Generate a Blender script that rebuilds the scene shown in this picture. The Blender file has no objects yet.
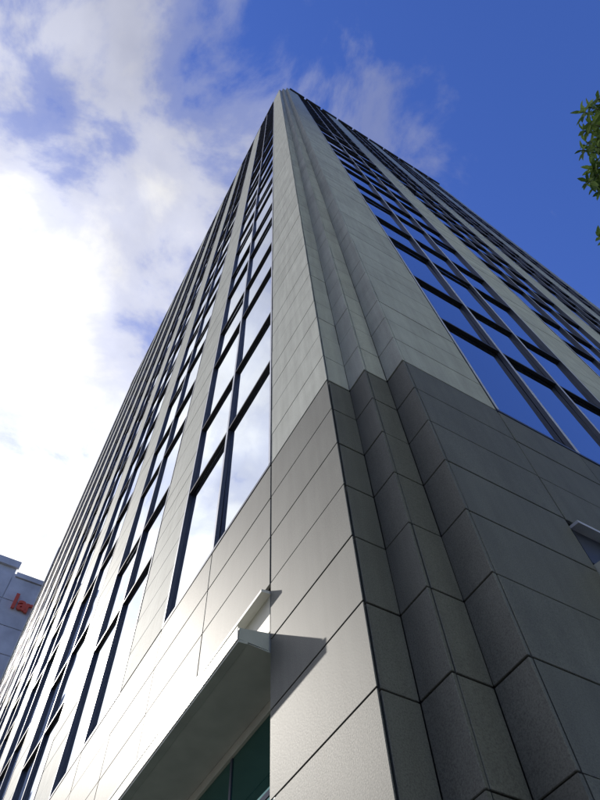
import bpy, bmesh, math, random
from mathutils import Vector, Matrix

random.seed(7)
sc = bpy.context.scene
R = math.radians

# ------------------------------------------------------------------ camera
U = 0.5                      # one stone course, metres
EYE = 1.5                    # eye height above the pavement
def W(x, y, z):              # course units measured from the corner edge at eye level -> metres
    return Vector((x * U, y * U, z * U + EYE))

cam_d = bpy.data.cameras.new('camera')
cam = bpy.data.objects.new('camera', cam_d)
sc.collection.objects.link(cam)
r_ = Vector((0.86542109, -0.49976854, -0.03574558))
u_ = Vector((-0.4251608, -0.7702283, 0.47538055))
f_ = Vector((0.2651125, 0.39620673, 0.8790538))
m = Matrix.Identity(4)
for i in range(3):
    m[i][0], m[i][1], m[i][2] = r_[i], u_[i], -f_[i]
CAM = W(-3.1105, -3.7829, 0)
m.translation = CAM
cam.matrix_world = m
cam_d.sensor_fit = 'HORIZONTAL'
cam_d.sensor_width = 36
cam_d.lens = 632.244 / 600 * 36
cam_d.clip_start = 0.05
cam_d.clip_end = 3000
sc.camera = cam

# ------------------------------------------------------------------ world: sky and clouds
SUN = Vector((-0.272, 0.764, 0.585)).normalized()
elev = math.asin(SUN.z)
wd = bpy.data.worlds.new('World'); sc.world = wd; wd.use_nodes = True
nt = wd.node_tree; nt.nodes.clear()
N = nt.nodes.new; LK = nt.links.new
def math_node(tree, op, a, b=None, clamp=False):
    n = tree.nodes.new('ShaderNodeMath'); n.operation = op; n.use_clamp = clamp
    for i, v in enumerate((a, b)):
        if v is None: continue
        if isinstance(v, (int, float)): n.inputs[i].default_value = v
        else: tree.links.new(v, n.inputs[i])
    return n.outputs[0]
def ramp(tree, fac, stops, interp='LINEAR'):
    n = tree.nodes.new('ShaderNodeValToRGB'); n.color_ramp.interpolation = interp
    e = n.color_ramp.elements
    while len(e) < len(stops): e.new(0.5)
    for el, (p, c) in zip(e, stops):
        el.position = p
        el.color = (c, c, c, 1) if isinstance(c, (int, float)) else (*c, 1)
    tree.links.new(fac, n.inputs[0])
    return n.outputs[0]
out = N('ShaderNodeOutputWorld')
sky = N('ShaderNodeTexSky'); sky.sky_type = 'NISHITA'; sky.sun_disc = False
sky.sun_elevation = elev
sky.sun_rotation = math.atan2(SUN.x, SUN.y)
sky.air_density = 1.0; sky.dust_density = 0.3; sky.ozone_density = 3.0
bg = N('ShaderNodeBackground'); bg.inputs[1].default_value = 0.15
tc = N('ShaderNodeTexCoord')
sep = N('ShaderNodeSeparateXYZ'); LK(tc.outputs['Generated'], sep.inputs[0])
zc = math_node(nt, 'MAXIMUM', sep.outputs[2], 0.06)
px = math_node(nt, 'DIVIDE', sep.outputs[0], zc)
py = math_node(nt, 'DIVIDE', sep.outputs[1], zc)
comb = N('ShaderNodeCombineXYZ'); LK(px, comb.inputs[0]); LK(py, comb.inputs[1])
def cloud_noise(scale, detail, rough, off, dist=0.0):
    mp = N('ShaderNodeMapping'); mp.inputs[1].default_value = off
    LK(comb.outputs[0], mp.inputs[0])
    t = N('ShaderNodeTexNoise'); t.inputs['Scale'].default_value = scale
    t.inputs['Detail'].default_value = detail; t.inputs['Roughness'].default_value = rough
    t.inputs['Distortion'].default_value = dist
    LK(mp.outputs[0], t.inputs['Vector'])
    return t.outputs[0]
n1 = cloud_noise(4.6, 10, 0.58, (4.35, 1.2, 0.0), 0.3)
n2 = cloud_noise(1.3, 3, 0.5, (1.7, 8.1, 3.0))
# cloud bank: thick towards the sun side, thinning out on the other side of the sky
s_ = math_node(nt, 'ADD', math_node(nt, 'MULTIPLY', px, -0.66), math_node(nt, 'MULTIPLY', py, 0.75))
cov = ramp(nt, math_node(nt, 'ADD', math_node(nt, 'MULTIPLY', s_, 0.8), 0.4, True),
           [(0.0, 0.0), (0.24, 0.02), (0.38, 0.26), (0.6, 0.47), (0.85, 0.62), (1.0, 0.66)])
dens = math_node(nt, 'ADD', math_node(nt, 'ADD', math_node(nt, 'MULTIPLY', n1, 1.3), math_node(nt, 'MULTIPLY', n2, 0.3)), cov)
cmask = ramp(nt, math_node(nt, 'SUBTRACT', dens, 0.65), [(0.30, 0.0), (0.48, 0.30), (0.66, 0.72), (0.9, 1.0)], 'EASE')
# brighter where the cloud is seen against the sun (forward scattering)
dot = N('ShaderNodeVectorMath'); dot.operation = 'DOT_PRODUCT'
LK(tc.outputs['Generated'], dot.inputs[0]); dot.inputs[1].default_value = SUN
ph = math_node(nt, 'POWER', math_node(nt, 'MAXIMUM', dot.outputs['Value'], 0.0), 5.0)
bright = math_node(nt, 'ADD', math_node(nt, 'MULTIPLY', ph, 8.0), 3.4)
n3 = cloud_noise(5.0, 5, 0.5, (7.3, 2.2, 1.0))
shade = ramp(nt, n3, [(0.3, 0.76), (0.62, 1.06)])
cl = N('ShaderNodeMix'); cl.data_type = 'RGBA'; cl.blend_type = 'MULTIPLY'; cl.inputs[0].default_value = 1
cl.inputs[6].default_value = (1.0, 1.0, 1.03, 1)
LK(math_node(nt, 'MULTIPLY', bright, shade), cl.inputs[7])
mx = N('ShaderNodeMix'); mx.data_type = 'RGBA'
hs = N('ShaderNodeHueSaturation'); hs.inputs['Saturation'].default_value = 1.16; hs.inputs['Hue'].default_value = 0.512
LK(sky.outputs[0], hs.inputs['Color'])
tn = N('ShaderNodeMix'); tn.data_type = 'RGBA'; tn.blend_type = 'MULTIPLY'; tn.inputs[0].default_value = 1
tn.inputs[7].default_value = (0.92, 1.0, 1.36, 1); LK(hs.outputs[0], tn.inputs[6])
LK(cmask, mx.inputs[0]); LK(tn.outputs[2], mx.inputs[6]); LK(cl.outputs[2], mx.inputs[7])
LK(mx.outputs[2], bg.inputs[0]); LK(bg.outputs[0], out.inputs[0])

# ------------------------------------------------------------------ sun
sl = bpy.data.lights.new('sun', 'SUN'); sl.energy = 4.5; sl.angle = R(0.53); sl.color = (1.0, 0.94, 0.85)
so = bpy.data.objects.new('sun', sl); sc.collection.objects.link(so)
so.rotation_euler = (-SUN).to_track_quat('-Z', 'Y').to_euler()
so.location = (-20, 40, 60)

# ------------------------------------------------------------------ exposure
vs = sc.view_settings
vs.view_transform = 'Standard'; vs.look = 'None'; vs.gamma = 1; vs.use_curve_mapping = False
vs.exposure = 0.12
sc.cycles.blur_glossy = 0.3

# ------------------------------------------------------------------ materials
def mat(name, base, rough=0.5, metal=0.0, spec=0.5):
    mt = bpy.data.materials.new(name); mt.use_nodes = True
    b = mt.node_tree.nodes['Principled BSDF']
    b.inputs['Base Color'].default_value = (*base, 1)
    b.inputs['Roughness'].default_value = rough
    b.inputs['Metallic'].default_value = metal
    b.inputs['Specular IOR Level'].default_value = spec
    return mt, mt.node_tree, b
def wpos(t, scale=(1, 1, 1)):
    g = t.nodes.new('ShaderNodeNewGeometry')
    mp = t.nodes.new('ShaderNodeMapping'); mp.inputs[3].default_value = scale
    t.links.new(g.outputs['Position'], mp.inputs[0])
    return mp.outputs[0], g
def noise(t, vec, scale, detail=3, rough=0.5):
    n = t.nodes.new('ShaderNodeTexNoise'); n.inputs['Scale'].default_value = scale
    n.inputs['Detail'].default_value = detail; n.inputs['Roughness'].default_value = rough
    t.links.new(vec, n.inputs['Vector'])
    return n.outputs[0]
def mulcol(t, col, fac):
    n = t.nodes.new('ShaderNodeMix'); n.data_type = 'RGBA'; n.blend_type = 'MULTIPLY'; n.inputs[0].default_value = 1
    if isinstance(col, tuple): n.inputs[6].default_value = (*col, 1)
    else: t.links.new(col, n.inputs[6])
    t.links.new(fac, n.inputs[7])
    return n.outputs[2]
def bump(t, b, h, strength, dist):
    n = t.nodes.new('ShaderNodeBump'); n.inputs['Strength'].default_value = strength
    n.inputs['Distance'].default_value = dist
    t.links.new(h, n.inputs['Height']); t.links.new(n.outputs[0], b.inputs['Normal'])

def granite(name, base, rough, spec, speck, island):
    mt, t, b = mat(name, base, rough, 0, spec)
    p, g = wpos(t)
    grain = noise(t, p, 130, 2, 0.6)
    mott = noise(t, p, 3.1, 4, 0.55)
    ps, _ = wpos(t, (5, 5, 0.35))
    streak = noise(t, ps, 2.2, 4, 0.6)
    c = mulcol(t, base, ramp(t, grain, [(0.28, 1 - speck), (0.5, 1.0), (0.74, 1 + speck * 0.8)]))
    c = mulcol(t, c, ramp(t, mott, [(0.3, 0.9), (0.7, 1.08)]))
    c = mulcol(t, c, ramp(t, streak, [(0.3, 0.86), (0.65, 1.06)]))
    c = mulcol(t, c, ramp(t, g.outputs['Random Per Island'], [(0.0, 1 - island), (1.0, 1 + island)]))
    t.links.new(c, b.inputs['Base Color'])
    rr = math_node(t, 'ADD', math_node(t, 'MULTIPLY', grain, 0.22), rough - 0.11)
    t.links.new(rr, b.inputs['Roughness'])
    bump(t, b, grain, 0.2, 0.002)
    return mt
M = {}
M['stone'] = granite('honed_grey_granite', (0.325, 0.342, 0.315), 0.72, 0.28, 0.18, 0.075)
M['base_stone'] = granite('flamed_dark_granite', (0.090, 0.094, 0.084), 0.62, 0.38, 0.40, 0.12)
M['joint'], _, _ = mat('dark_joint', (0.02, 0.02, 0.022), 0.8)
def metal(name, base, rough, metallic):
    mt, t, b = mat(name, base, rough, metallic)
    p, g = wpos(t)
    t.links.new(mulcol(t, base, ramp(t, noise(t, p, 6, 4), [(0.3, 0.88), (0.7, 1.08)])), b.inputs['Base Color'])
    return mt
M['fin'] = metal('black_bronze_aluminium', (0.018, 0.018, 0.022), 0.45, 0.2)
M['mullion'] = metal('blue_grey_aluminium', (0.44, 0.46, 0.52), 0.45, 0.2)
M['frame'] = metal('navy_grey_frame', (0.06, 0.068, 0.095), 0.4, 0.4)
M['white_metal'] = metal('off_white_coated_metal', (0.66, 0.65, 0.60), 0.32, 0.15)
M['cream'] = metal('cream_header_metal', (0.46, 0.45, 0.38), 0.45, 0.1)
M['soffit'] = metal('grey_green_soffit_metal', (0.42, 0.44, 0.39), 0.5, 0.1)
M['slate'] = metal('dark_slate_metal', (0.05, 0.055, 0.07), 0.5, 0.3)

def glass(name, tint, refl, base, rough=0.012):
    mt = bpy.data.materials.new(name); mt.use_nodes = True
    t = mt.node_tree; t.nodes.clear()
    o = t.nodes.new('ShaderNodeOutputMaterial')
    body = t.nodes.new('ShaderNodeBsdfDiffuse'); body.inputs[0].default_value = (*base, 1)
    gl = t.nodes.new('ShaderNodeBsdfGlossy'); gl.inputs[0].default_value = (*tint, 1); gl.inputs['Roughness'].default_value = rough
    fr = t.nodes.new('ShaderNodeFresnel'); fr.inputs[0].default_value = 1.6
    p, g = wpos(t)
    bp = t.nodes.new('ShaderNodeBump'); bp.inputs['Strength'].default_value = 0.6; bp.inputs['Distance'].default_value = 0.008
    t.links.new(noise(t, p, 0.9, 1, 0.4), bp.inputs['Height'])
    t.links.new(bp.outputs[0], gl.inputs['Normal'])
    fac = math_node(t, 'ADD', math_node(t, 'MULTIPLY', fr.outputs[0], 1 - refl), refl, True)
    mxs = t.nodes.new('ShaderNodeMixShader')
    t.links.new(fac, mxs.inputs[0]); t.links.new(body.outputs[0], mxs.inputs[1]); t.links.new(gl.outputs[0], mxs.inputs[2])
    t.links.new(mxs.outputs[0], o.inputs[0])
    return mt
M['glass'] = glass('coated_reflective_glass', (0.90, 0.95, 1.0), 0.55, (0.012, 0.016, 0.022))
M['green_glass'] = glass('green_storefront_glass', (0.45, 0.72, 0.66), 0.10, (0.012, 0.045, 0.04))

# ------------------------------------------------------------------ mesh helpers
col = sc.collection
cache = {}
def box_into(bm, x0, x1, y0, y1, z0, z1):
    v = [bm.verts.new(p) for p in ((x0,y0,z0),(x1,y0,z0),(x1,y1,z0),(x0,y1,z0),(x0,y0,z1),(x1,y0,z1),(x1,y1,z1),(x0,y1,z1))]
    for q in ((0,3,2,1),(4,5,6,7),(0,1,5,4),(1,2,6,5),(2,3,7,6),(3,0,4,7)):
        bm.faces.new([v[i] for i in q])
def wbox(bm, x0, x1, y0, y1, z0, z1):          # in course units
    a = W(x0, y0, z0); b = W(x1, y1, z1)
    box_into(bm, a.x, b.x, a.y, b.y, a.z, b.z)
def link_bm(name, bm, material, parent=None):
    me = bpy.data.meshes.new(name); bm.to_mesh(me); bm.free()
    me.materials.append(material)
    o = bpy.data.objects.new(name, me); col.objects.link(o)
    if parent is not None: o.parent = parent
    return o
def box_mesh(dx, dy, dz, material, bevel):
    key = (round(dx, 4), round(dy, 4), round(dz, 4), material.name, bevel)
    if key not in cache:
        bm = bmesh.new(); box_into(bm, -dx/2, dx/2, -dy/2, dy/2, -dz/2, dz/2)
        if bevel:
            bmesh.ops.bevel(bm, geom=list(bm.edges), offset=min(bevel, min(dx, dy, dz) * 0.3), segments=1, affect='EDGES')
        me = bpy.data.meshes.new('box'); bm.to_mesh(me); bm.free(); me.materials.append(material)
        cache[key] = me
    return cache[key]
def piece(name, x0, x1, y0, y1, z0, z1, material, parent, bevel=0.0, tilt=None):
    a = W(x0, y0, z0); b = W(x1, y1, z1)
    o = bpy.data.objects.new(name, box_mesh(b.x-a.x, b.y-a.y, b.z-a.z, material, bevel))
    o.location = (a + b) / 2
    if tilt: o.rotation_euler = tilt
    col.objects.link(o); o.parent = parent
    return o
def tag(o, label=None, cat=None, group=None, kind=None):
    if label: o['label'] = label
    if cat: o['category'] = cat
    if group: o['group'] = group
    if kind: o['kind'] = kind
    return o
def empty(name, loc=(0, 0, 0)):
    o = bpy.data.objects.new(name, None); o.location = loc; col.objects.link(o); return o

# how large a piece is as seen from the pavement where the photographer stands (radians)
def seen(x0, x1, y0, y1, z0, z1):
    pts = [W(x, y, z) - CAM for x in (x0, x1) for y in (y0, y1) for z in (z0, z1)]
    pr = []
    for p in pts:
        d = p.dot(f_)
        if d < 0.2: return 0
        pr.append((p.dot(r_) / d, p.dot(u_) / d))
    xs = [p[0] for p in pr]; ys = [p[1] for p in pr]
    if max(xs) < -0.50 or min(xs) > 0.50 or max(ys) < -0.66 or min(ys) > 0.66: return 0
    # width across the narrow way: area of the hull / length, crude
    return min(math.hypot(max(xs)-min(xs), max(ys)-min(ys)), 9)

# ------------------------------------------------------------------ ground
def sheet(name, x0, x1, y0, y1, z, material, kind='structure'):
    bm = bmesh.new()
    bm.faces.new([bm.verts.new(p) for p in ((x0,y0,z),(x1,y0,z),(x1,y1,z),(x0,y1,z))])
    return tag(link_bm(name, bm, material), kind=kind)
def speckled(name, base, scale, rough=0.85):
    mt, t, b = mat(name, base, rough)
    p, g = wpos(t)
    c = mulcol(t, base, ramp(t, noise(t, p, scale, 5, 0.6), [(0.3, 0.8), (0.7, 1.15)]))
    t.links.new(c, b.inputs['Base Color'])
    return mt
sheet('ground', -1500, 1500, -1500, 1500, -0.14, speckled('asphalt', (0.055, 0.055, 0.055), 3))
paving = speckled('paving', (0.09, 0.09, 0.088), 1.5)
bm = bmesh.new(); box_into(bm, -6.0, 40, -7.0, 60, -0.13, 0.0)
tag(link_bm('pavement', bm, paving), kind='structure')

# ------------------------------------------------------------------ the tower
Z0 = 9.64                      # joint between base and shaft
GROUND = -3.0
ZT = 123.2
SA = 0.465; SB = 0.47          # steps of the notched corner
YR = -2 * SB                   # plane of the right facade
J = 0.009                      # half joint
TH = 0.045                     # panel thickness
LBAY = [(1.98 + 7.13 * k, 6.80 + 7.13 * k) for k in range(9)]
LEND = 65.9
RB0 = 2.97
RBAY = [(RB0 + 8.13 * k, RB0 + 8.13 * k + 5.80, 3) for k in range(3)] + [(RB0 + 24.39, RB0 + 24.39 + 3.87, 2)]
REND = RBAY[-1][1] + 1.9
LOPEN = (1.98, LBAY[2][1])     # ground-floor opening, left
ROPEN = (RB0, RBAY[2][1])
ZH = Z0 - 3                    # head of the opening
GL = 0.09                      # glass set back

tower = empty('office_tower', W(0, 0, GROUND))
tag(tower, 'tall grey stone office tower with notched corner and bands of reflective windows', 'building')
tower_inv = tower.matrix_world.inverted()
ORI = W(0, 0, GROUND)
# all parts are modelled in world metres; the parent offset is cancelled here
def adopt(o, parent):
    o.parent = parent
    o.matrix_parent_inverse = Matrix.Translation(-ORI) if parent is tower else Matrix.Identity(4)
    return o
_old_piece = piece
def piece(name, x0, x1, y0, y1, z0, z1, material, parent, bevel=0.0, tilt=None):
    return adopt(_old_piece(name, x0, x1, y0, y1, z0, z1, material, None, bevel, tilt), parent)
def joined(name, bm, material, parent, kind=None):
    o = adopt(link_bm(name, bm, material), parent)
    if kind: o['kind'] = kind
    return o

# backing behind the cladding
core = bmesh.new()
wbox(core, 0.30, REND - 0.3, 0.30, LEND - 0.1, ZH, ZT - 3.0)
wbox(core, SA * 2 + 0.30, REND - 0.3, YR + 0.30, 0.295, ZH, ZT - 3.0)
wbox(core, 0.90, REND - 0.9, 0.90, LEND - 0.9, GROUND, ZH - 0.004)
wbox(core, 1.2, REND - 0.9, YR + 0.90, 0.895, GROUND, ZH - 0.004)
def lback(y0, y1, z0, z1): wbox(core, 0.062, 0.302 if z0 > GROUND else 1.0, y0 + 0.02, y1 - 0.02, z0, z1)
def rback(x0, x1, z0, z1): wbox(core, x0 + 0.02, x1 - 0.02, YR + 0.062, YR + (0.302 if z0 > GROUND else 1.0), z0, z1)
lback(0.08, LBAY[0][0] - 0.04, GROUND, ZT - 0.5)
for k in range(9):
    y1 = LBAY[k + 1][0] if k < 8 else LEND - 0.05
    lback(LBAY[k][1], y1, Z0, ZT - 0.5)
lback(LBAY[0][0], LEND - 0.05, ZH, Z0 - 0.12)
lback(LOPEN[1], LEND - 0.05, GROUND, ZH - 0.02)
rback(2 * SA + 0.1, RBAY[0][0] - 0.04, GROUND, ZT - 2.4)
for k in range(4):
    x1 = RBAY[k + 1][0] if k < 3 else REND - 0.05
    rback(RBAY[k][1], x1, Z0, ZT - 2.4)
rback(RBAY[0][0], REND - 0.05, ZH, Z0 - 0.12)
rback(ROPEN[1], REND - 0.05, GROUND, ZH - 0.02)
wbox(core, 0.09, SA + 0.02, 0.06, 1.2, GROUND, ZT - 0.5)
wbox(core, SA + 0.06, 2 * SA + 0.02, -SB + 0.06, 1.1, GROUND, ZT - 0.6)
wbox(core, 2 * SA + 0.06, 2 * SA + 0.4, YR + 0.09, 1.05, GROUND, ZT - 2.3)
joined('backing_wall', core, M['joint'], tower)

# ---- stone cladding
rest_up = bmesh.new(); rest_base = bmesh.new()
npan = 0
def panel(x0, x1, y0, y1, z0, z1, base, axis):
    """one slab; axis = 'L' (faces -x) or 'R' (faces -y)"""
    global npan
    dep = random.uniform(-0.004, 0.004)
    z0 += random.uniform(-0.003, 0.003); z1 += random.uniform(-0.003, 0.003)
    if axis == 'L': x0 += dep; x1 += dep
    else: y0 += dep; y1 += dep
    # apparent height and width
    fx = x0 if axis == 'L' else (x0 + x1) / 2
    fy = y0 if axis == 'R' else (y0 + y1) / 2
    hgt = seen(fx, fx, fy, fy, z0, z1)
    if axis == 'L': wid = seen(x0, x0, y0, y1, (z0+z1)/2, (z0+z1)/2)
    else: wid = seen(x0, x1, y0, y0, (z0+z1)/2, (z0+z1)/2)
    lim = 9.5 / 632
    if hgt > lim and wid > lim and npan < 300:
        npan += 1
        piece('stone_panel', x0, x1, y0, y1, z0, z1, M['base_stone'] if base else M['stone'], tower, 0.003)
    else:
        wbox(rest_base if base else rest_up, x0, x1, y0, y1, z0, z1)
def lstrip(y0, y1, z0, z1, base, x=0.0, ja=J, jb=J, th=TH):
    if z1 <= z0 + 0.1: return
    panel(x, x + th, y0 + ja, y1 - jb, z0 + J, z1 - J, base, 'L')
def rstrip(x0, x1, z0, z1, base, y=YR, ja=J, jb=J):
    if z1 <= z0 + 0.1: return
    panel(x0 + ja, x1 - jb, y, y + TH, z0 + J, z1 - J, base, 'R')
courses = []
z = Z0
while z < ZT - 0.3:
    courses.append((z, min(z + 1, ZT), False)); z += 1
k = 0
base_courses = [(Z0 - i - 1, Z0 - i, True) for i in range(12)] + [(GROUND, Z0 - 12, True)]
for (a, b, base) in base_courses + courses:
    aa = a + (0.02 if a == Z0 else 0); bb = b - (0.02 if b == Z0 else 0)
    # left corner pier, and the notch
    lstrip(0.0, LBAY[0][0], aa, bb, base, ja=0.0, jb=0.03 if base else J, th=0.016)
    rstrip(0.045, SA, aa, bb, base, y=0.0, ja=0, jb=0)
    lstrip(-SB, 0.0, aa, bb, base, x=SA, ja=0, jb=0.004)
    rstrip(SA + TH + 0.012, 2 * SA, aa, min(bb, ZT - 0.1), base, y=-SB, ja=0, jb=0)
    lstrip(YR, -SB, aa, min(bb, ZT - 1.9), base, x=2 * SA, ja=0, jb=0.004)
    rstrip(2 * SA + TH + 0.012, RBAY[0][0], aa, min(bb, ZT - 1.9), base, ja=0, jb=0.02 if base else J)
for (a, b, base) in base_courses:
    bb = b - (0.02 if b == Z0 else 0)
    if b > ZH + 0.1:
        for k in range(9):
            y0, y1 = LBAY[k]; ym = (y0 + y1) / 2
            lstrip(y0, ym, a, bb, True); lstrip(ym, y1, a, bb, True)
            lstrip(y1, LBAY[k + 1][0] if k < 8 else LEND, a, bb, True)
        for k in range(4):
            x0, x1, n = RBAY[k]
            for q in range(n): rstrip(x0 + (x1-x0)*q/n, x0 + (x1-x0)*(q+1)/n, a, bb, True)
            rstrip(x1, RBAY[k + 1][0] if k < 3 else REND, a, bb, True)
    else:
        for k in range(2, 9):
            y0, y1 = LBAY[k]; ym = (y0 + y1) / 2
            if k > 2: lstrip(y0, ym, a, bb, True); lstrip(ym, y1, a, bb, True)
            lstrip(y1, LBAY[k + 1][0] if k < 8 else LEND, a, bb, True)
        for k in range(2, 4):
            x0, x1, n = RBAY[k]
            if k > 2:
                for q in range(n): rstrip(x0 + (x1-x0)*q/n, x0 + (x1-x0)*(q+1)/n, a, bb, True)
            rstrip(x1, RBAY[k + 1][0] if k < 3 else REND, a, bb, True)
for (a, b, base) in courses:
    aa = a + (0.02 if a == Z0 else 0)
    for k in range(9):
        lstrip(LBAY[k][1], LBAY[k + 1][0] if k < 8 else LEND, aa, b, False)
    for k in range(4):
        rstrip(RBAY[k][1], RBAY[k + 1][0] if k < 3 else REND, aa, min(b, ZT - 1.9), False)
joined('upper_stone_cladding', rest_up, M['stone'], tower, 'stuff')
joined('base_stone_cladding', rest_base, M['base_stone'], tower, 'stuff')

# ---- window bays
FLOOR = 8.14; TALL = 4.71
levels = [Z0]
for k in range(14):
    levels += [Z0 + FLOOR * k + TALL]
    if k < 13: levels += [Z0 + FLOOR * (k + 1)]
ZB = levels[-1]                # top of the glazing
npane = nfin = 0
def mark_front(fc, side):       # the outer cap of a frame is bare aluminium, its flanks are dark
    fc.normal_update()
    if (fc.normal.x if side == 'L' else fc.normal.y) < -0.9: fc.material_index = 1
def bay(side, s0, s1, n):
    """one full-height glazed bay; s runs along the facade"""
    global npane, nfin
    def bx(bm, a0, a1, d0, d1, z0, z1):        # along, depth, height
        if side == 'L': wbox(bm, d0, d1, a0, a1, z0, z1)
        else: wbox(bm, a0, a1, YR + d0, YR + d1, z0, z1)
    def pc(name, a0, a1, d0, d1, z0, z1, mt, parent, bevel=0.0, tilt=None):
        if side == 'L': return piece(name, d0, d1, a0, a1, z0, z1, mt, parent, bevel, tilt)
        return piece(name, a0, a1, YR + d0, YR + d1, z0, z1, mt, parent, bevel, tilt)
    def sn(a0, a1, z0, z1):
        if side == 'L': return seen(GL, GL, a0, a1, z0, z1)
        return seen(a0, a1, YR + GL, YR + GL, z0, z1)
    fb = bmesh.new()
    jw = 0.07
    bx(fb, s0 + 0.004, s0 + jw, -0.014, 0.29, Z0 + 0.07, ZB)
    bx(fb, s1 - jw, s1 - 0.004, -0.014, 0.29, Z0 + 0.07, ZB)
    nj = len(fb.faces)
    bx(fb, s0 + 0.004, s1 - 0.004, -0.012, 0.29, Z0 - 0.005, Z0 + 0.065)
    fb.faces.ensure_lookup_table()
    for fc in list(fb.faces)[:nj]: mark_front(fc, side)
    fr = joined('window_bay', fb, M['frame'], tower)
    fr.data.materials.append(M['mullion'])
    fr.matrix_parent_inverse = Matrix.Translation(-ORI)
    def sub(o):                                  # bay's own matrix is identity in world terms
        o.parent = fr; o.matrix_parent_inverse = Matrix.Identity(4); return o
    # mullions
    cols = [s0 + jw + (s1 - s0 - 2 * jw) * q / n for q in range(n + 1)]
    mw = 0.05
    for q in range(1, n):
        mb = bmesh.new(); bx(mb, cols[q] - mw, cols[q] + mw, -0.010, GL - 0.004, Z0 + 0.075, ZB)
        for fc in mb.faces: mark_front(fc, side)
        mo = joined('mullion', mb, M['frame'], None); mo.data.materials.append(M['mullion'])
        sub(mo)
    # fins and panes
    fins = bmesh.new(); panes = bmesh.new(); nf = npn = 0
    for i, zl in enumerate(levels[1:], 1):
        for q in range(n):
            a0 = cols[q] + (mw if q else 0) + 0.004; a1 = cols[q + 1] - (mw if q < n - 1 else 0) - 0.004
            big = sn(a0, a1, zl, zl) > 10 / 632 and sn(a0, a0, zl - 2, zl) > 8 / 632
            if big and nfin < 290:
                nfin += 1
                sub(pc('transom_fin', a0, a1, 0.0, GL - 0.004, zl - 0.05, zl + 0.03, M['fin'], None, 0.002))
            else:
                bx(fins, a0, a1, 0.0, GL - 0.004, zl - 0.05, zl + 0.03); nf += 1
            z0 = levels[i - 1] + (0.034 if i > 1 else 0.08); z1 = zl - 0.054
            big = sn(a0, a1, (z0 + z1) / 2, (z0 + z1) / 2) > 10 / 632 and sn(a0, a0, z0, z1) > 10 / 632
            t = (random.gauss(0, 0.003), random.gauss(0, 0.003), random.gauss(0, 0.003))
            if big and npane < 295:
                npane += 1
                sub(pc('glass_pane', a0, a1, GL, GL + 0.03, z0, z1, M['glass'], None, 0, t))
            else:
                bx(panes, a0, a1, GL, GL + 0.03, z0, z1); npn += 1
    if nf: sub(joined('upper_transom_fins', fins, M['fin'], None, 'stuff'))
    if npn: sub(joined('upper_glass_panes', panes, M['glass'], None, 'stuff'))
    # louvred head of the bay under the parapet
    hb = bmesh.new(); zz = ZB + 0.05
    while zz < ZT - 0.9:
        bx(hb, s0 + 0.02, s1 - 0.02, 0.04, 0.28, zz, zz + 0.2); zz += 0.34
    sub(joined('head_louvre', hb, M['slate'], None))
for (a, b) in LBAY: bay('L', a, b, 2)
for (a, b, n) in RBAY: bay('R', a, b, n)

# ---- parapet: separate cap panels with gaps between them, seen as teeth along the roof edge
x = 2 * SA + 0.5
while x < REND - 1:
    x1 = min(x + 2.85, REND)
    piece('parapet_panel', x, x1, YR - 0.26, YR + 0.14, ZT - 2.9, ZT - 1.45, M['slate'], tower, 0.01)
    x += 3.27
y = 2.2
while y < LEND - 1:
    y1 = min(y + 3.4, LEND)
    piece('parapet_panel', -0.03, 0.25, y, y1, ZT - 1.0, ZT + 0.05, M['slate'], tower, 0.01)
    y += 3.565
bm = bmesh.new(); wbox(bm, 0.02, SA * 2 - 0.16, 0.02, 1.9, ZT - 0.02, ZT + 0.35); wbox(bm, SA + 0.02, 2*SA - 0.16, -SB + 0.02, 0.016, ZT - 0.02, ZT + 0.35)
joined('corner_cap', bm, M['slate'], tower)

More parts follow.
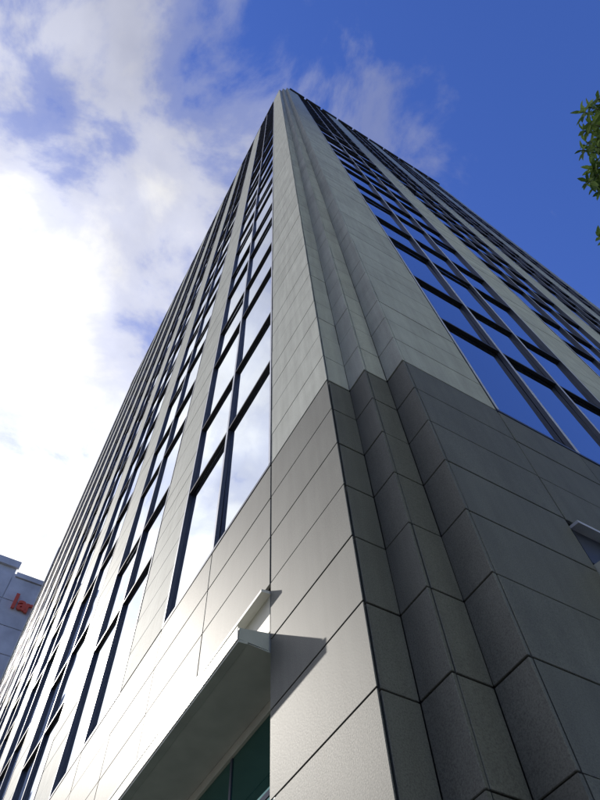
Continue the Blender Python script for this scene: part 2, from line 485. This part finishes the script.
# ---- entrance canopies and ground-floor glazing
def prism(name, prof, a0, a1, side, material, parent):
    """profile of (out, z) extruded along the facade; out > 0 is away from the wall"""
    bm = bmesh.new(); rings = []
    for a in (a0, a1):
        rings.append([bm.verts.new(W(-o, a, z) if side == 'L' else W(a, YR - o, z)) for (o, z) in prof])
    n = len(prof)
    for i in range(n):
        bm.faces.new((rings[0][i], rings[0][(i + 1) % n], rings[1][(i + 1) % n], rings[1][i]))
    bm.faces.new(rings[0][::-1]); bm.faces.new(rings[1])
    bmesh.ops.recalc_face_normals(bm, faces=bm.faces)
    o = link_bm(name, bm, material)
    return adopt(o, parent)
def entrance(side, a0, a1):
    a0 += 0.03
    # header panels between joint and canopy
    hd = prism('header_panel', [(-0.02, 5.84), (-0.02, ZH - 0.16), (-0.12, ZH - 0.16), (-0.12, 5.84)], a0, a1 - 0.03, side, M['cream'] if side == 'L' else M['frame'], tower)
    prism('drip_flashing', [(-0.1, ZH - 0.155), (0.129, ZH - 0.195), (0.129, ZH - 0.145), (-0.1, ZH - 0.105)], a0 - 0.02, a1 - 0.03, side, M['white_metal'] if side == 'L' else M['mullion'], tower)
    cn = prism('entrance_canopy', [(0.425, 5.52), (0.43, 5.69), (-0.10, 5.80), (-0.10, 5.50)], a0 - 0.02, a1 - 0.03, side, M['soffit'], tower)
    def sub(o, mpi=True):
        o.parent = cn; o.matrix_parent_inverse = Matrix.Identity(4); return o
    sub(prism('fascia', [(0.435, 5.505), (0.445, 5.70), (0.455, 5.70), (0.45, 5.505)], a0 - 0.024, a1 - 0.03, side, M['white_metal'], None))
    sub(prism('soffit_border', [(0.432, 5.47), (0.432, 5.515), (0.30, 5.515), (0.30, 5.485)], a0 - 0.02, a1 - 0.03, side, M['soffit'], None))
    sub(prism('soffit_panel', [(0.295, 5.494), (0.295, 5.498), (-0.44, 5.498), (-0.44, 5.45)], a0 - 0.02, a1 - 0.03, side, M['soffit'], None))
    # glazing: frame head, mullions, panes
    fr = prism('storefront_frame', [(-0.43, 5.30), (-0.43, 5.445), (-0.62, 5.445), (-0.62, 5.30)], a0 - 0.02, a1 - 0.03, side, M['cream'], tower)
    def sub2(o):
        o.parent = fr; o.matrix_parent_inverse = Matrix.Identity(4); return o
    a = a0 - 0.02; first = True
    while a < a1 - 0.3:
        b = min(a + 1.9, a1 - 0.03)
        for (z0, z1) in ((GROUND, 4.26), (4.34, 5.296)):
            sub2(prism('glass_pane', [(-0.47, z0), (-0.47, z1), (-0.50, z1), (-0.50, z0)], a + 0.03, b - 0.03, side, M['green_glass'], None))
        sub2(prism('mullion', [(-0.455, GROUND), (-0.455, 5.296), (-0.55, 5.296), (-0.55, GROUND)], b - 0.028, b + 0.028, side, M['frame'], None))
        sub2(prism('transom', [(-0.46, 4.265), (-0.46, 4.335), (-0.55, 4.335), (-0.55, 4.265)], a + 0.03, b - 0.03, side, M['frame'], None))
        a = b
    # metal-lined reveal of the stone pier
    prism('pier_reveal', [(-0.065, GROUND), (-0.065, ZH - 0.02), (-0.62, ZH - 0.02), (-0.62, GROUND)], a0 - 0.052, a0 - 0.022, side, M['frame'], tower)
# pocket in the backing for the recessed glazing is formed by the core's own front
entrance('L', *LOPEN)
entrance('R', *ROPEN)

# ------------------------------------------------------------------ building behind, lower left
bb = empty('background_building', (0, 0, 0))
tag(bb, 'grey blue office block with red sign letters beyond the tower, lower left', 'building')
by = 46.0
pale = speckled('pale_blue_grey_panel', (0.66, 0.65, 0.64), 0.6, 0.6)
def ray_at(u, v, y):           # point of the photograph's direction (u, v) on the plane y
    d = f_ + r_ * ((u - 300) / 632.244) - u_ * ((v - 400) / 632.244)
    return CAM + d * ((y - CAM.y) / d.y)
pA = ray_at(19, 563, by); pB = ray_at(16, 573, by)
zhi = pA.z; zlo = pB.z; xs = (pA.x + pB.x) / 2
bm = bmesh.new(); box_into(bm, xs - 3.4, xs, by + 0.1, by + 22, 0, zhi); box_into(bm, xs + 0.002, xs + 15, by + 0.1, by + 22, 0, zlo)
wall = link_bm('wall', bm, pale, bb)
bmj, _, _ = mat('panel_joint', (0.1, 0.11, 0.13), 0.7)
gb = M['glass']
# cladding panels, proud of the wall
z = zlo - 3.2
for r in range(14):
    z1 = zlo - 0.5 - r * 2.58; z0 = z1 - 2.5
    for c in range(-1, 5):
        x0 = xs + c * 3.0; x1 = x0 + 2.92
        o = bpy.data.objects.new('wall_panel', box_mesh(2.92, 0.12, 2.5, pale, 0.0))
        o.location = ((x0 + x1) / 2, by + 0.04, (z0 + z1) / 2); col.objects.link(o); o.parent = wall
bm = bmesh.new(); box_into(bm, xs - 3.45, xs + 0.15, by - 0.15, by + 0.09, zhi - 0.7, zhi + 0.06); box_into(bm, xs + 0.16, xs + 15, by - 0.15, by + 0.09, zlo - 0.45, zlo + 0.06)
link_bm('parapet_coping', bm, pale, bb)
red, _, _ = mat('red_sign', (0.75, 0.11, 0.05), 0.5)
def letter(ch, u, v, size):
    c = bpy.data.curves.new('sign_letter', 'FONT'); c.body = ch; c.size = size; c.extrude = 0.08; c.offset = 0.05
    tmp = bpy.data.objects.new('tmp', c); col.objects.link(tmp)
    dg = bpy.context.evaluated_depsgraph_get(); me = bpy.data.meshes.new_from_object(tmp.evaluated_get(dg))
    bpy.data.objects.remove(tmp)
    me.materials.clear(); me.materials.append(red)
    o = bpy.data.objects.new('sign_letter', me); col.objects.link(o)
    p = ray_at(u, v, by - 0.2); o.location = p; o.rotation_euler = (R(90), 0, 0); o.parent = bb
    return p
p0 = letter('l', 9.5, 606.5, 2.2)
letter('a', 15.5, 608, 1.9); letter('n', 22.5, 611.5, 1.9)

# ------------------------------------------------------------------ sunlit building across the street (outside the frame; it lights the shaded facade)
OY = -20.0
ob = empty('opposite_building', (8, OY, 0))
tag(ob, 'glazed office building across the street, outside the picture', 'building')
render_m = speckled('pale_render', (0.50, 0.52, 0.47), 0.8)
ogl = glass('opposite_coated_glass', (0.90, 1.0, 0.86), 0.70, (0.02, 0.025, 0.03), 0.09)
inv = Matrix.Translation((-8, -OY, 0))
bm = bmesh.new(); box_into(bm, -5.3, 25, OY - 14, OY, -0.13, 46)
link_bm('wall', bm, render_m, ob).matrix_parent_inverse = inv
for fl in range(12):
    for c in range(12):
        o = bpy.data.objects.new('window', box_mesh(2.2, 0.1, 2.5, ogl, 0)); col.objects.link(o)
        o.parent = ob; o.matrix_parent_inverse = inv
        o.location = (-3.9 + c * 2.45, OY + 0.03, 2.4 + fl * 3.7)

# ------------------------------------------------------------------ street tree, its crown reaching in at the right edge
tr = empty('street_tree', (6.4, -4.6, 0))
tag(tr, 'leafy green street tree with whorled leaves reaching in at the right edge', 'tree')
bark = speckled('bark', (0.10, 0.08, 0.06), 14)
leafm, t, b = mat('leaf_green', (0.06, 0.11, 0.025), 0.45)
g = t.nodes.new('ShaderNodeNewGeometry')
cr = t.nodes.new('ShaderNodeValToRGB')
cr.color_ramp.elements[0].color = (0.05, 0.11, 0.02, 1); cr.color_ramp.elements[1].color = (0.30, 0.42, 0.08, 1)
t.links.new(g.outputs['Random Per Island'], cr.inputs[0]); t.links.new(cr.outputs[0], b.inputs['Base Color'])
b.inputs['Subsurface Weight'].default_value = 0.0
tl = t.nodes.new('ShaderNodeBsdfTranslucent'); t.links.new(cr.outputs[0], tl.inputs[0])
ms = t.nodes.new('ShaderNodeMixShader'); ms.inputs[0].default_value = 0.5
t.links.new(b.outputs[0], ms.inputs[1]); t.links.new(tl.outputs[0], ms.inputs[2])
t.links.new(ms.outputs[0], t.nodes['Material Output'].inputs[0])
TB = Vector((6.4, -4.6, 0))
def limb(bm, pts, radii, seg=7):
    rings = []
    for i, p in enumerate(pts):
        d = (pts[min(i + 1, len(pts) - 1)] - pts[max(i - 1, 0)]).normalized()
        a = d.orthogonal().normalized(); c = d.cross(a)
        rings.append([bm.verts.new(p + (a * math.cos(q * 2 * math.pi / seg) + c * math.sin(q * 2 * math.pi / seg)) * radii[i]) for q in range(seg)])
    for i in range(len(rings) - 1):
        for q in range(seg):
            bm.faces.new((rings[i][q], rings[i][(q + 1) % seg], rings[i + 1][(q + 1) % seg], rings[i + 1][q]))
    bm.faces.new(rings[-1])
def leaf(bm, p, d, up, L, wd_):
    d = d.normalized(); s = d.cross(up).normalized(); n = s.cross(d)
    st = [(0.0, 0.05), (0.3, 0.75), (0.6, 1.0), (0.85, 0.55), (1.0, 0.0)]
    mid = [bm.verts.new(p + d * L * a - n * (a * a) * L * 0.28) for a, w in st]
    for sg in (-1, 1):
        ed = [bm.verts.new(p + d * L * a - n * (a * a) * L * 0.28 + s * sg * w * wd_ + n * w * wd_ * 0.35) for a, w in st[:-1]] + [mid[-1]]
        for i in range(len(st) - 1):
            vs_ = [mid[i], mid[i + 1], ed[i + 1], ed[i]]
            vs_ = list(dict.fromkeys(vs_))
            try: bm.faces.new(vs_)
            except ValueError: pass
def whorl(bm, p, ax, n, L):
    ax = ax.normalized(); a = ax.orthogonal().normalized(); c = ax.cross(a)
    for i in range(n):
        th = i * 2.39996 + random.uniform(-.2, .2); t_ = i / n
        out = a * math.cos(th) + c * math.sin(th)
        d = out * (1.0 - 0.55 * t_) + ax * (-0.1 + 0.9 * t_) + Vector((0, 0, -0.35))
        leaf(bm, p - ax * 0.10 * (1 - t_), d, ax, L * random.uniform(.5, 1.2), L * random.uniform(0.13, 0.18))
crown = bmesh.new(); twigs = bmesh.new(); trunk = bmesh.new()
limb(trunk, [TB + Vector(v) for v in ((0,0,-.1),(0.03,0.02,1.5),(-0.05,0.05,3.2),(0.02,0.1,5.0))], [.17,.14,.12,.10], 10)
top = TB + Vector((0.02, 0.1, 5.0))
limb_ends = [(-2.3, 1.1, 4.0), (-1.3, -1.2, 4.6), (0.3, 1.3, 4.6), (1.9, 0.6, 3.9), (1.2, -1.6, 4.1), (0.1, 0.1, 6.2), (-2.2, 0.1, 3.0), (2.2, -0.5, 2.4)]
nodes = []
for e in limb_ends:
    e = Vector(e); s0 = top + Vector((0, 0, random.uniform(-1.6, 0)))
    pts = [s0 + e * q + Vector((random.uniform(-.15,.15), random.uniform(-.15,.15), 0.5 * math.sin(q * 2.2) - 0.4 * q)) * (1 if 0 < q < 1 else 0) for q in (0, .33, .66, 1)]
    limb(twigs, pts, [.065, .05, .035, .018]); nodes += pts[1:]
inv_lens = 1 / 632.244
def in_view(p):               # where a point falls in the photographer's view
    d = p - CAM; z = d.dot(f_)
    return 300 + 632.244 * d.dot(r_) / z, 400 - 632.244 * d.dot(u_) / z
# whorls that fill the crown (kept to the tree's own side of the street)
cnt = 0
side_n = Vector((0.80, -0.52, -0.30))
while cnt < 650:
    v = Vector((random.gauss(0, 1), random.gauss(0, 1), random.gauss(0, 1))).normalized() * (random.random() ** 0.4)
    p = TB + Vector((0, 0.2, 8.6)) + Vector((v.x * 3.1, v.y * 2.6, v.z * 2.9))
    uu, vv = in_view(p)
    if uu < 613: continue
    nn = min(nodes, key=lambda q: (q - p).length)
    if cnt % 2 == 0: limb(twigs, [nn, (nn + p) / 2 + Vector((0, 0, .08)), p], [.014, .01, .005], 4)
    whorl(crown, p, (p - nn) + Vector((0, 0, 0.25)), random.randint(9, 13), random.uniform(.10, .14))
    cnt += 1
# the outermost sprays, reaching over the pavement
def at(u, v, D):
    d = (f_ + r_ * ((u - 300) * inv_lens) - u_ * ((v - 400) * inv_lens)).normalized()
    return CAM + d * D
sprays = [(588, 107), (598, 99), (590, 124), (600, 118), (586, 142), (597, 139), (599, 156), (587, 181), (597, 175), (606, 187), (605, 241), (608, 255),
          (607, 110), (607, 132), (608, 150), (609, 172), (594, 112), (593, 131), (591, 149), (602, 146), (592, 187), (602, 181), (604, 104), (603, 126), (604, 165), (583, 112), (595, 119), (584, 131), (596, 147), (593, 168), (600, 191), (582, 150), (600, 236)]
for (u, v) in sprays:
    D = random.uniform(8.7, 9.4); L = random.uniform(.13, .18)
    p = at(u, v, D)
    base = p + Vector((0.75, -0.25, 0.15))
    limb(twigs, [base, (base + p) / 2 + Vector((0, 0, .04)), p], [.012, .009, .006], 5)
    whorl(crown, p, (p - base).normalized() + Vector((random.uniform(-.7, .3), random.uniform(-.4, .5), random.uniform(-.9, .3))), random.randint(7, 13), L)
off = Matrix.Translation(-TB)
link_bm('trunk', trunk, bark, tr).matrix_parent_inverse = off
link_bm('branches', twigs, bark, tr).matrix_parent_inverse = off
link_bm('crown', crown, leafm, tr).matrix_parent_inverse = off
print('panels', npan, 'panes', npane, 'fins', nfin)
